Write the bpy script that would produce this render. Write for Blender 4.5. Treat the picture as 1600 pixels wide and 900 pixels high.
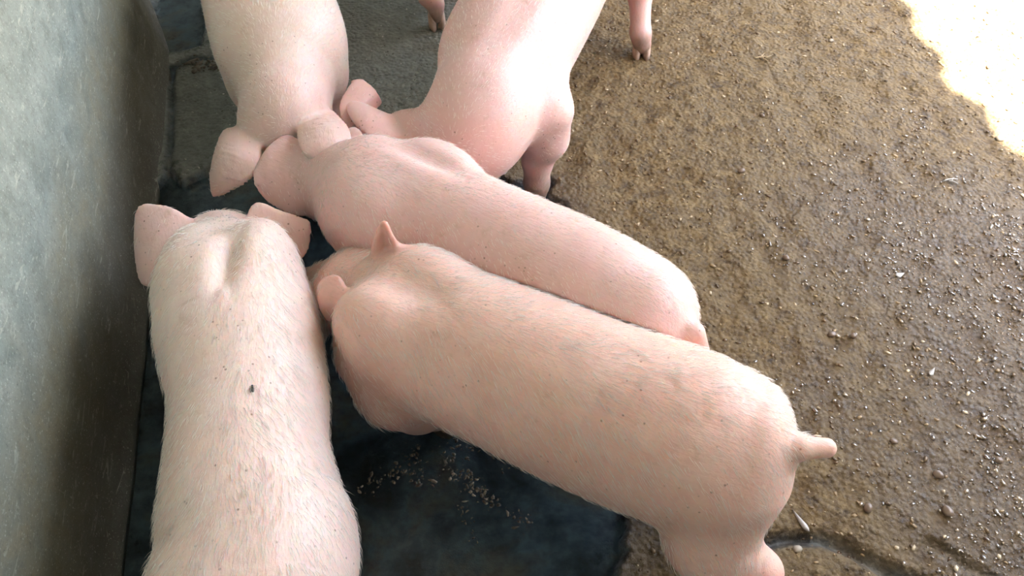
import bpy, bmesh, math
import numpy as np
from mathutils import Vector

# ------------------------------------------------------------------ camera, light, exposure
for o in list(bpy.data.objects): bpy.data.objects.remove(o)
S = bpy.context.scene
COL = S.collection
F, PITCH, CAMH = 1300.0, math.radians(53.0), 1.38          # focal length in px of a 1600 px wide frame
cam = bpy.data.objects.new('camera', bpy.data.cameras.new('camera')); COL.objects.link(cam)
cam.data.sensor_width = 36.0; cam.data.lens = 36.0 * F / 1600.0
cam.data.clip_start = 0.02; cam.data.clip_end = 200
cam.location = (0, 0, CAMH); cam.rotation_euler = (math.pi / 2 - PITCH, 0, 0)
S.camera = cam

SUN_EL, SUN_AZ = math.radians(68), math.radians(10)        # sun stands to the right of the pen, a little beyond it
EAVE_Z = 2.95
W = bpy.data.worlds.new('sky'); S.world = W; W.use_nodes = True
bg = W.node_tree.nodes['Background']
sky = W.node_tree.nodes.new('ShaderNodeTexSky'); sky.sky_type = 'NISHITA'; sky.sun_disc = False
sky.sun_elevation = SUN_EL; sky.sun_rotation = math.pi / 2 - SUN_AZ; sky.dust_density = 4.0; sky.air_density = 1.0; sky.ozone_density = 1.0
W.node_tree.links.new(sky.outputs[0], bg.inputs['Color']); bg.inputs['Strength'].default_value = 0.75
sun = bpy.data.objects.new('sun', bpy.data.lights.new('sun', 'SUN')); COL.objects.link(sun)
sun.data.energy = 55.0; sun.data.angle = math.radians(0.8); sun.data.color = (1.0, 0.97, 0.93)
sv = Vector((math.cos(SUN_EL) * math.cos(SUN_AZ), math.cos(SUN_EL) * math.sin(SUN_AZ), math.sin(SUN_EL)))
sun.rotation_euler = sv.to_track_quat('Z', 'Y').to_euler()
sun.location = sv * 12
S.view_settings.view_transform = 'Standard'; S.view_settings.look = 'None'
S.view_settings.gamma = 1.0; S.view_settings.use_curve_mapping = False
S.view_settings.exposure = 0.90

# ------------------------------------------------------------------ helpers
rng = np.random.default_rng(7)
def A(px, py, z):
    """point of the place at height z that the photograph shows at (px, py)"""
    x = (px - 800) / F; y = -(py - 450) / F
    d = np.array([x, math.cos(PITCH) + y * math.sin(PITCH), -math.sin(PITCH) + y * math.cos(PITCH)])
    return np.array([0, 0, CAMH]) + d * ((z - CAMH) / d[2])

def tag(o, label=None, cat=None, group=None, kind=None):
    if label: o['label'] = label
    if cat: o['category'] = cat
    if group: o['group'] = group
    if kind: o['kind'] = kind
    return o

def link(name, me, mat=None, parent=None, smooth=True):
    o = bpy.data.objects.new(name, me); COL.objects.link(o)
    if mat is not None and not me.materials: me.materials.append(mat)
    if parent is not None: o.parent = parent
    if smooth: me.shade_smooth()
    return o

def mesh(name, v, f):
    me = bpy.data.meshes.new(name)
    v = np.asarray(v, np.float32)
    f = np.asarray(f, np.int32)
    n = f.shape[1]
    me.vertices.add(len(v)); me.vertices.foreach_set('co', v.ravel())
    me.loops.add(f.size); me.loops.foreach_set('vertex_index', f.ravel())
    me.polygons.add(len(f)); me.polygons.foreach_set('loop_start', np.arange(0, f.size, n, dtype=np.int32))
    me.update(calc_edges=True); me.validate()
    return me

def pmesh(name, v, f):
    me = bpy.data.meshes.new(name); me.from_pydata([tuple(map(float, p)) for p in v], [], f); me.update(); return me

def value_noise(x, y, seed):
    r = np.random.default_rng(seed).random((256, 256)).astype(np.float32)
    xi = np.floor(x).astype(int); yi = np.floor(y).astype(int)
    fx = x - xi; fy = y - yi
    fx = fx * fx * (3 - 2 * fx); fy = fy * fy * (3 - 2 * fy)
    a = r[xi & 255, yi & 255]; b = r[(xi + 1) & 255, yi & 255]; c = r[xi & 255, (yi + 1) & 255]; d = r[(xi + 1) & 255, (yi + 1) & 255]
    return (a * (1 - fx) + b * fx) * (1 - fy) + (c * (1 - fx) + d * fx) * fy - 0.5
def fbm(x, y, freq, octaves, seed):
    out = np.zeros_like(x); amp = 1.0
    for i in range(octaves):
        out += amp * value_noise(x * freq + 17.3 * i, y * freq + 9.1 * i, seed + i); amp *= 0.5; freq *= 2.03
    return out
def smooth01(t): t = np.clip(t, 0, 1); return t * t * (3 - 2 * t)

# ------------------------------------------------------------------ node helpers
def new_mat(name):
    m = bpy.data.materials.new(name); m.use_nodes = True
    nt = m.node_tree; b = nt.nodes['Principled BSDF']
    return m, nt, b
def N(nt, t, **kw):
    n = nt.nodes.new(t)
    for k, v in kw.items():
        if k in n.inputs.keys(): n.inputs[k].default_value = v
        else: setattr(n, k, v)
    return n
def noise(nt, vec, scale, detail=4, rough=0.55, dist=0.0):
    n = N(nt, 'ShaderNodeTexNoise'); n.inputs['Scale'].default_value = scale; n.inputs['Detail'].default_value = detail
    n.inputs['Roughness'].default_value = rough; n.inputs['Distortion'].default_value = dist
    nt.links.new(vec, n.inputs['Vector']); return n.outputs['Fac']
def ramp(nt, fac, stops, interp='LINEAR'):
    r = N(nt, 'ShaderNodeValToRGB'); r.color_ramp.interpolation = interp
    el = r.color_ramp.elements
    while len(el) < len(stops): el.new(0.5)
    for e, (p, c) in zip(el, stops):
        e.position = p; e.color = (c, c, c, 1) if isinstance(c, (int, float)) else (*c, 1)
    nt.links.new(fac, r.inputs['Fac']); return r.outputs['Color']
def mix(nt, fac, a, b, mode='MIX'):
    m = N(nt, 'ShaderNodeMix', data_type='RGBA', blend_type=mode)
    for s, v in ((m.inputs[0], fac), (m.inputs[6], a), (m.inputs[7], b)):
        if isinstance(v, (int, float)): s.default_value = v
        elif isinstance(v, tuple): s.default_value = (*v, 1)
        else: nt.links.new(v, s)
    return m.outputs[2]
def math_n(nt, op, a, b=0.0, clamp=False):
    m = N(nt, 'ShaderNodeMath', operation=op, use_clamp=clamp)
    for s, v in ((m.inputs[0], a), (m.inputs[1], b)):
        if isinstance(v, (int, float)): s.default_value = v
        else: nt.links.new(v, s)
    return m.outputs[0]
def bump(nt, h, dist, strength=1.0, normal=None):
    b = N(nt, 'ShaderNodeBump'); b.inputs['Distance'].default_value = dist; b.inputs['Strength'].default_value = strength
    nt.links.new(h, b.inputs['Height'])
    if normal is not None: nt.links.new(normal, b.inputs['Normal'])
    return b.outputs['Normal']
def attr(nt, name):
    a = N(nt, 'ShaderNodeAttribute'); a.attribute_name = name; return a.outputs['Fac']
def objco(nt): return N(nt, 'ShaderNodeTexCoord').outputs['Object']

# ------------------------------------------------------------------ materials of the setting
def floor_material():
    m, nt, b = new_mat('wet_muddy_concrete'); L = nt.links.new; co = objco(nt)
    big = noise(nt, co, 4.5, 5, 0.6, 0.4); mid = noise(nt, co, 34, 7, 0.68, 0.15); fine = noise(nt, co, 150, 5, 0.72); grain = noise(nt, co, 420, 3, 0.7)
    v = N(nt, 'ShaderNodeTexVoronoi'); v.feature = 'SMOOTH_F1'; v.inputs['Scale'].default_value = 105; v.inputs['Smoothness'].default_value = 0.6; v.inputs['Randomness'].default_value = 1.0; L(co, v.inputs['Vector'])
    lump = math_n(nt, 'SUBTRACT', 1.0, v.outputs['Distance'])
    brown = ramp(nt, mid, [(0.30, (0.036, 0.019, 0.005)), (0.48, (0.145, 0.094, 0.035)), (0.70, (0.275, 0.195, 0.085))])
    brown = mix(nt, ramp(nt, fine, [(0.50, 0.0), (0.74, 0.75)]), brown, (0.36, 0.27, 0.13))
    brown = mix(nt, ramp(nt, fine, [(0.28, 0.75), (0.43, 0.0)]), brown, (0.045, 0.026, 0.012))
    brown = mix(nt, ramp(nt, big, [(0.42, 0.0), (0.70, 0.5)]), brown, (0.20, 0.148, 0.078))
    brown = mix(nt, ramp(nt, grain, [(0.62, 0.0), (0.72, 0.8)]), brown, (0.52, 0.41, 0.24))
    brown = mix(nt, math_n(nt, 'MULTIPLY', attr(nt, 'wet'), 0.65), brown, (0.085, 0.048, 0.015))
    grey = ramp(nt, mid, [(0.25, (0.14, 0.155, 0.125)), (0.6, (0.30, 0.32, 0.27)), (0.8, (0.42, 0.44, 0.37))])
    grey = mix(nt, ramp(nt, fine, [(0.58, 0.0), (0.68, 0.6)]), grey, (0.30, 0.30, 0.25))
    grey = mix(nt, ramp(nt, grain, [(0.70, 0.0), (0.78, 0.7)]), grey, (0.52, 0.54, 0.47))
    col = mix(nt, attr(nt, 'grey'), brown, grey)
    silt_sheen = ramp(nt, big, [(0.38, (0.045, 0.064, 0.078)), (0.5, (0.15, 0.20, 0.235)), (0.62, (0.20, 0.17, 0.12))])  # brown silt, with the water's bluish reflection painted into the bottom colour
    col = mix(nt, attr(nt, 'sludge'), col, mix(nt, ramp(nt, mid, [(0.3, 0.6), (0.6, 0.0)]), silt_sheen, (0.009, 0.010, 0.010)))
    L(col, b.inputs['Base Color'])
    wet = attr(nt, 'wet')
    r0 = ramp(nt, mid, [(0.35, 0.30), (0.65, 0.60)])
    L(mix(nt, wet, r0, ramp(nt, mid, [(0.35, 0.16), (0.7, 0.40)])), b.inputs['Roughness'])
    b.inputs['Specular IOR Level'].default_value = 0.28
    dry = math_n(nt, 'SUBTRACT', 1.0, math_n(nt, 'MULTIPLY', attr(nt, 'sludge'), 0.85)); n1 = bump(nt, math_n(nt, 'MULTIPLY', mid, dry), 0.012, 0.9); n2 = bump(nt, math_n(nt, 'MULTIPLY', fine, dry), 0.0045, 1.0, n1); n3 = bump(nt, math_n(nt, 'MULTIPLY', lump, dry), 0.0065, 0.9, n2); n4 = bump(nt, grain, 0.0012, 0.7, n3)
    L(n4, b.inputs['Normal'])
    L(math_n(nt, 'MULTIPLY', wet, 0.25), b.inputs['Coat Weight']); b.inputs['Coat Roughness'].default_value = 0.05; b.inputs['Coat IOR'].default_value = 1.9; L(n3, b.inputs['Coat Normal'])
    return m

def wall_material():
    m, nt, b = new_mat('damp_cement_render'); L = nt.links.new; co = objco(nt)
    big = noise(nt, co, 4, 5, 0.6, 0.6); mid = noise(nt, co, 18, 6, 0.65, 0.3); fine = noise(nt, co, 240, 3, 0.6)
    sep = N(nt, 'ShaderNodeSeparateXYZ'); L(co, sep.inputs[0]); z = sep.outputs['Z']
    base = ramp(nt, mid, [(0.25, (0.175, 0.205, 0.178)), (0.55, (0.262, 0.298, 0.260)), (0.8, (0.35, 0.375, 0.325))])
    # ochre dung stain band low on the wall, its edge ragged
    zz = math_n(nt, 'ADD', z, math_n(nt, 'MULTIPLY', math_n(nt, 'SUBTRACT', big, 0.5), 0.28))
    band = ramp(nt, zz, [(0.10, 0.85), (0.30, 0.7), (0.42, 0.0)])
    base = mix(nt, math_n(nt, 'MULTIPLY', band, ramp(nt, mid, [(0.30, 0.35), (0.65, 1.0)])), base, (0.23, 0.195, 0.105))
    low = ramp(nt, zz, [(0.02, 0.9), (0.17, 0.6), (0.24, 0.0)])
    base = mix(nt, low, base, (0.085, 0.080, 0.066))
    base = mix(nt, ramp(nt, fine, [(0.62, 0.0), (0.68, 0.55)]), base, (0.56, 0.58, 0.50))
    base = mix(nt, ramp(nt, fine, [(0.30, 0.65), (0.38, 0.0)]), base, (0.09, 0.09, 0.075))
    # long pale trowel scratches
    mp = N(nt, 'ShaderNodeMapping'); mp.inputs['Scale'].default_value = (1, 2.2, 9); mp.inputs['Rotation'].default_value = (0.9, 0, 0); L(co, mp.inputs[0])
    scr = noise(nt, mp.outputs[0], 7, 7, 0.7, 1.2)
    base = mix(nt, ramp(nt, noise(nt, co, 60, 6, 0.75), [(0.36, 0.45), (0.52, 0.0)]), base, (0.14, 0.15, 0.125))
    base = mix(nt, ramp(nt, scr, [(0.59, 0.0), (0.66, 0.5)]), base, (0.52, 0.53, 0.43))
    L(base, b.inputs['Base Color'])
    L(ramp(nt, mid, [(0.3, 0.42), (0.7, 0.7)]), b.inputs['Roughness'])
    n1 = bump(nt, mid, 0.006, 0.5); n2 = bump(nt, fine, 0.0012, 0.6, n1); L(n2, b.inputs['Normal']); return m

def plain(name, c, rough=0.7, var=0.15, scale=30, spec=0.5):
    m, nt, b = new_mat(name); co = objco(nt)
    f = noise(nt, co, scale, 4)
    d = tuple(max(0.0, x * (1 - var)) for x in c); e = tuple(min(1.0, x * (1 + var)) for x in c)
    nt.links.new(ramp(nt, f, [(0.3, d), (0.7, e)]), b.inputs['Base Color']); b.inputs['Roughness'].default_value = rough
    b.inputs['Specular IOR Level'].default_value = spec
    return m

def water_material():
    m, nt, b = new_mat('murky_water'); co = objco(nt)
    b.inputs['Base Color'].default_value = (0.55, 0.66, 0.66, 1); b.inputs['Roughness'].default_value = 0.04
    b.inputs['Transmission Weight'].default_value = 1.0; b.inputs['IOR'].default_value = 1.33
    nt.links.new(bump(nt, noise(nt, co, 26, 3, 0.5, 0.8), 0.004, 0.5), b.inputs['Normal']); return m

M_floor = floor_material(); M_wall = wall_material(); M_water = water_material()
M_roof = plain('weathered_sheet_metal', (0.22, 0.23, 0.23), 0.55)
M_addedwall = plain('dim_added_wall', (0.26, 0.27, 0.26), 0.8)  # grey of the added walls, kept dark to hold down bounce light
M_post = plain('grey_post_timber', (0.30, 0.26, 0.21), 0.8)
M_earth = plain('dry_sunlit_earth', (0.40, 0.365, 0.315), 0.9, 0.2, 3)

# ------------------------------------------------------------------ the floor with its sunken puddle
def poly_dist(x, y, poly):
    """signed distance, negative inside"""
    d = np.full(x.shape, 1e9, np.float32); inside = np.zeros(x.shape, bool); n = len(poly)
    for i in range(n):
        ax, ay = poly[i]; bx, by = poly[(i + 1) % n]
        ex, ey = bx - ax, by - ay
        t = np.clip(((x - ax) * ex + (y - ay) * ey) / (ex * ex + ey * ey + 1e-12), 0, 1)
        d = np.minimum(d, np.hypot(x - ax - t * ex, y - ay - t * ey))
        c = ((ay > y) != (by > y)) & (x < (bx - ax) * (y - ay) / (by - ay + 1e-12) + ax)
        inside ^= c
    return np.where(inside, -d, d)
def line_dist(x, y, pts):
    d = np.full(x.shape, 1e9, np.float32)
    for (ax, ay), (bx, by) in zip(pts[:-1], pts[1:]):
        ex, ey = bx - ax, by - ay
        t = np.clip(((x - ax) * ex + (y - ay) * ey) / (ex * ex + ey * ey + 1e-12), 0, 1)
        d = np.minimum(d, np.hypot(x - ax - t * ex, y - ay - t * ey))
    return d
def P2(l): return [tuple(A(px, py, 0)[:2]) for px, py in l]

POOL = P2([(120, 1080), (955, 1080), (960, 930), (966, 885), (978, 862), (972, 845), (984, 822), (976, 796), (992, 765), (1020, 700), (990, 600), (950, 480), (905, 380),
           (885, 316), (860, 302), (858, 292), (866, 283), (852, 272), (838, 276), (800, 285), (720, 245), (672, 190), (640, 183), (600, 178), (560, 215), (500, 262), (440, 265), (330, 262),
           (285, 285), (262, 262), (240, 300), (200, 600)])
SMALL = P2([(228, -70), (318, -70), (322, 40), (312, 72), (262, 80), (240, 46)])
CRACK = P2([(1190, 852), (1235, 840), (1285, 843), (1330, 858), (1372, 882), (1420, 905), (1480, 925)])
CRACK2 = P2([(1452, 848), (1490, 868), (1525, 892), (1560, 905)])
SLABGAP = P2([(262, 120), (268, 105), (290, 92), (345, 90), (420, 88)])
SLABGAP2 = P2([(268, 105), (266, 215), (262, 262)])
WALL0, WALL1 = A(266, 120, 0), A(186, 900, 0)
wd = (WALL0 - WALL1)[:2]; wd /= np.linalg.norm(wd); wn = np.array([wd[1], -wd[0]])       # along the wall, away from the camera; out of the wall

def floor_height(x, y, fine=True):
    d = poly_dist(x, y, POOL) + 0.006 * fbm(x, y, 30, 2, 5)
    d2 = poly_dist(x, y, SMALL) + 0.006 * fbm(x, y, 30, 2, 8)
    z = 0.006 * fbm(x, y, 5, 3, 11)
    if fine: z = z + 0.006 * fbm(x, y, 22, 4, 21) * (0.6 + smooth01((x + 0.1) * 3))
    z = z - 0.030 * smooth01((0.004 - d) / 0.016) - 0.016 * smooth01((-d - 0.02) / 0.12)
    z = z - 0.028 * smooth01((0.004 - d2) / 0.018)
    for c, w, dep in ((CRACK, 0.011, 0.024), (CRACK2, 0.009, 0.016), (SLABGAP, 0.006, 0.010), (SLABGAP2, 0.006, 0.014)):
        z = z - dep * np.exp(-(np.maximum(line_dist(x, y, c) + 0.006 * fbm(x, y, 40, 2, 31), 0) / w) ** 2)
    return z, d, d2

def axis_samples(lo, hi, a, b, step, coarse):
    l = list(np.arange(a, lo, -coarse))[::-1][:-1] if a > lo else []
    m = list(np.arange(a, b, step)); r = list(np.arange(b, hi, coarse))
    return np.array(l + m + r + [hi])
gx = axis_samples(-2.2, 3.2, -1.0, 1.75, 0.006, 0.06); gy = axis_samples(-1.6, 4.4, 0.12, 2.25, 0.006, 0.06)
X, Y = np.meshgrid(gx, gy, indexing='ij')
Z, D, D2 = floor_height(X, Y)
ni, nj = X.shape
idx = np.arange(ni * nj).reshape(ni, nj)
quads = np.stack([idx[:-1, :-1], idx[1:, :-1], idx[1:, 1:], idx[:-1, 1:]], -1).reshape(-1, 4)
me = mesh('floor', np.stack([X, Y, Z], -1).reshape(-1, 3), quads)
def set_attr(me, name, a):
    at = me.attributes.new(name, 'FLOAT', 'POINT'); at.data.foreach_set('value', np.ascontiguousarray(a, np.float32).ravel())
edge = X + 0.10 * fbm(X, Y, 7, 3, 41) + 0.12 * (Y - 1.2)
set_attr(me, 'grey', smooth01((-0.02 - edge) / 0.14))
set_attr(me, 'sludge', np.clip(smooth01((0.010 - np.minimum(D, D2)) / 0.014) + 0.8 * np.exp(-(line_dist(X, Y, CRACK) / 0.012) ** 2) + 0.6 * np.exp(-(line_dist(X, Y, CRACK2) / 0.012) ** 2)
         + 0.8 * np.exp(-(line_dist(X, Y, SLABGAP) / 0.008) ** 2) + 0.8 * np.exp(-(line_dist(X, Y, SLABGAP2) / 0.010) ** 2), 0, 1))
wet = smooth01((X - 0.45 + 0.35 * fbm(X, Y, 4, 3, 51)) / 0.5) * smooth01((1.62 - Y + 0.35 * fbm(X, Y, 5, 3, 61)) / 0.5)
set_attr(me, 'wet', np.clip(np.maximum(wet, np.exp(-(np.minimum(D, D2) / 0.05) ** 2) * 0.9) , 0, 1))
floor = tag(link('floor', me, M_floor), 'brown wet muddy concrete floor of the pig pen', kind='structure')

def water(name, poly, z, label, grow=0.012):
    P = np.array(poly); c = P.mean(0)
    x0, y0 = P.min(0) - 0.03; x1, y1 = P.max(0) + 0.03
    st = 0.012
    gx = np.arange(x0, x1, st); gy = np.arange(y0, y1, st); X, Y = np.meshgrid(gx, gy, indexing='ij')
    d = (poly_dist(X, Y, poly) < grow) & ((X - WALL1[0]) * wn[0] + (Y - WALL1[1]) * wn[1] > (-0.004 if Y.mean() < 1.2 else -0.05))
    keep = d[:-1, :-1] | d[1:, :-1] | d[1:, 1:] | d[:-1, 1:]
    i = np.arange(X.size).reshape(X.shape)
    q = np.stack([i[:-1, :-1], i[1:, :-1], i[1:, 1:], i[:-1, 1:]], -1)[keep]
    u, inv = np.unique(q, return_inverse=True)
    v = np.stack([X.ravel()[u], Y.ravel()[u], np.full(len(u), z)], -1)
    o = link(name, mesh(name, v, inv.reshape(q.shape)), M_water)
    return tag(o, label, 'puddle', kind='stuff')
water('puddle', POOL, -0.014, 'dark murky water pooled in the sunken floor under the feeding piglets')
water('puddle', SMALL, -0.013, 'small bluish puddle against the wall beside the piglet at top left')

# ------------------------------------------------------------------ the wall on the left, with a damp cove at its foot
def build_wall():
    n_u, n_v = 260, 150
    u = np.linspace(-1.9, 3.6, n_u); h = np.concatenate([np.linspace(-0.06, 0.9, 110), np.linspace(0.93, 3.08, 40)])
    U, Hh = np.meshgrid(u, h, indexing='ij')
    off = -0.16 * smooth01((U - 1.28) / 0.75) + 0.020 * np.exp(-np.maximum(Hh, 0) / 0.035) + 0.006 * fbm(U, Hh, 5, 4, 71) + 0.010 * fbm(U, Hh * 0.6, 1.7, 2, 75)
    px = WALL1[0] + wd[0] * U + wn[0] * (off - 0.018); py = WALL1[1] + wd[1] * U + wn[1] * (off - 0.018)
    front = np.stack([px, py, Hh], -1).reshape(-1, 3)
    back = np.array([[WALL1[0] + wd[0] * uu - wn[0] * 0.16, WALL1[1] + wd[1] * uu - wn[1] * 0.16, hh] for uu in (u[0], u[-1]) for hh in (-0.06, 3.08)])
    i = np.arange(n_u * n_v).reshape(n_u, n_v)
    f = np.stack([i[:-1, :-1], i[1:, :-1], i[1:, 1:], i[:-1, 1:]], -1).reshape(-1, 4).tolist()
    b = n_u * n_v
    f += [[b, b + 1, b + 3, b + 2], [int(i[0, -1]), b + 1, b, int(i[0, 0])], [int(i[-1, 0]), b + 2, b + 3, int(i[-1, -1])]]
    f += [[int(i[0, -1]), int(i[-1, -1]), b + 3, b + 1]]
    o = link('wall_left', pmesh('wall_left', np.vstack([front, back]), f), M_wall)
    tag(o, 'grey green cement wall with ochre stains and scratches', kind='structure')
build_wall()

# ------------------------------------------------------------------ the shed around the pen (outside the frame): roof, yard, and unseen walls added to steer the daylight
def box(name, lo, hi, mat, label=None, kind='structure', rotz=0.0, loc=(0, 0, 0), parent=None):
    bm = bmesh.new(); bmesh.ops.create_cube(bm, size=1)
    for v in bm.verts: v.co = Vector([lo[k] + (v.co[k] + 0.5) * (hi[k] - lo[k]) for k in range(3)])
    bmesh.ops.bevel(bm, geom=bm.edges[:], offset=0.008, segments=1, affect='EDGES')
    me = bpy.data.meshes.new(name); bm.to_mesh(me); bm.free()
    o = link(name, me, mat, parent, smooth=False); o.location = loc; o.rotation_euler = (0, 0, rotz)
    return tag(o, label, kind=kind)
B0, B1 = A(1412, 0, 0), A(1598, 240, 0)
ed = (B0 - B1)[:2]; ed /= np.linalg.norm(ed)
sh = np.array([math.cos(SUN_AZ), math.sin(SUN_AZ)]) * EAVE_Z / math.tan(SUN_EL)
E0 = B1[:2] + sh                                            # a point of the eave above its shadow line
en = np.array([ed[1], -ed[0]])                              # outwards (to the right)
def build_roof():
    us = np.arange(-4.2, 4.2, 0.025); vs = np.array([0.0, -0.5, -1.2, -2.2, -3.4, -4.6])
    U, V = np.meshgrid(us, vs, indexing='ij')
    Zr = EAVE_Z + 0.040 * np.sin(U * 2 * math.pi / 0.21) + 0.02 * -V
    ragged = 0.07 * fbm(U, V * 0, 3.1, 3, 91)
    px = E0[0] + ed[0] * U + en[0] * (V + ragged * (V == 0)); py = E0[1] + ed[1] * U + en[1] * (V + ragged * (V == 0))
    i = np.arange(U.size).reshape(U.shape)
    f = np.stack([i[:-1, :-1], i[1:, :-1], i[1:, 1:], i[:-1, 1:]], -1).reshape(-1, 4)
    o = link('ceiling', mesh('ceiling', np.stack([px, py, Zr], -1).reshape(-1, 3), f), M_roof)
    sm = o.modifiers.new('thick', 'SOLIDIFY'); sm.thickness = 0.004
    tag(o, 'corrugated sheet roof over the pen', kind='structure')
build_roof()
ang = math.atan2(ed[1], ed[0])
box('wall_back_added', (-0.08, -0.1, -0.05), (0.08, 4.4, 3.0), M_addedwall, 'unseen block wall added at the far end to limit the daylight', rotz=ang, loc=(E0[0] + ed[0] * 2.9, E0[1] + ed[1] * 2.9, 0))  # added end wall, narrows the far side of the sky opening
box('wall_front_added', (-0.08, -0.1, -0.05), (0.08, 4.4, 1.9), M_addedwall, 'unseen block wall added behind the viewer to tune the fill light', rotz=ang, loc=(E0[0] - ed[0] * 1.7, E0[1] - ed[1] * 1.7, 0))  # added wall, stops below the roof so the gap lets fill in
box('wall_right_added', (-1.7, -0.06, -0.05), (-0.95, 0.06, 2.95), M_addedwall, 'unseen block wall added to hold off daylight from the near right', rotz=ang, loc=(E0[0], E0[1], 0))  # added panel, turns the daylight towards the far right
yard = pmesh('yard', [(-30, -30, -0.055), (40, -30, -0.055), (40, 40, -0.055), (-30, 40, -0.055)], [(0, 1, 2, 3)])
tag(link('ground', yard, M_earth), 'dry sunlit earth yard outside the shed', kind='structure')
# daylight enters through the open side: a portal that gives off no light itself, it only guides the sampling of the sky
pl = bpy.data.lights.new('open_side', 'AREA'); pl.shape = 'RECTANGLE'; pl.size = 3.8; pl.size_y = 3.0; pl.cycles.is_portal = True
po = bpy.data.objects.new('open_side', pl); COL.objects.link(po)
po.location = (E0[0] + ed[0] * 0.95, E0[1] + ed[1] * 0.95, 1.45)
po.rotation_euler = Vector((en[0], en[1], 0)).to_track_quat('Z', 'Y').to_euler()

# ------------------------------------------------------------------ piglets: one continuous surface from a blended distance field
def surface_nets(Dg, org, h):
    nx, ny, nz = Dg.shape
    neg = Dg < 0
    cnt = np.zeros((nx - 1, ny - 1, nz - 1), np.uint8)
    for a in (0, 1):
        for b in (0, 1):
            for c in (0, 1):
                cnt += neg[a:nx - 1 + a, b:ny - 1 + b, c:nz - 1 + c]
    act = (cnt > 0) & (cnt < 8)
    ci = np.argwhere(act); vid = np.full(act.shape, -1, np.int32); vid[act] = np.arange(len(ci))
    acc = np.zeros((len(ci), 3)); num = np.zeros(len(ci))
    corners = [(a, b, c) for a in (0, 1) for b in (0, 1) for c in (0, 1)]
    val = {k: Dg[ci[:, 0] + k[0], ci[:, 1] + k[1], ci[:, 2] + k[2]] for k in corners}
    for k in corners:
        for ax in range(3):
            if k[ax] == 1: continue
            k2 = list(k); k2[ax] = 1; k2 = tuple(k2)
            v0, v1 = val[k], val[k2]; cr = (v0 < 0) != (v1 < 0)
            t = np.where(cr, v0 / np.where(cr, v0 - v1, 1), 0)
            p = np.array(k, float)[None, :].repeat(len(ci), 0); p[:, ax] += t
            acc[cr] += p[cr]; num[cr] += 1
    V = org + (ci + acc / num[:, None]) * h
    quads = []
    for ax in range(3):
        a0 = [slice(1, -1)] * 3; a0[ax] = slice(0, -1)
        a1 = [slice(1, -1)] * 3; a1[ax] = slice(1, None)
        s0 = neg[tuple(a0)]; s1 = neg[tuple(a1)]
        for flip in (False, True):
            e = np.argwhere((s0 & ~s1) if not flip else (~s0 & s1))
            if len(e) == 0: continue
            e = e + 1; e[:, ax] -= 1
            o1, o2 = (ax + 1) % 3, (ax + 2) % 3
            def cell(d1, d2):
                c = e.copy(); c[:, o1] += d1; c[:, o2] += d2; return vid[c[:, 0], c[:, 1], c[:, 2]]
            q = np.stack([cell(-1, -1), cell(0, -1), cell(0, 0), cell(-1, 0)], -1)
            quads.append(q[:, ::-1] if flip else q)
    Q = np.vstack(quads); Q = Q[(Q >= 0).all(1)]
    return V, Q

def catmull(P, n):
    P = np.asarray(P, float); P = np.vstack([2 * P[0] - P[1], P, 2 * P[-1] - P[-2]])
    m = len(P) - 3; out = []
    for t in np.linspace(0, m - 1e-6, n):
        i = int(t); f = t - i; p0, p1, p2, p3 = P[i:i + 4]
        out.append(0.5 * (2 * p1 + (p2 - p0) * f + (2 * p0 - 5 * p1 + 4 * p2 - p3) * f * f + (3 * p1 - p0 - 3 * p2 + p3) * f ** 3))
    return np.array(out)
def smin(a, b, k):
    h = np.clip(0.5 + 0.5 * (b - a) / k, 0, 1); return b * (1 - h) + a * h - k * h * (1 - h)

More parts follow.
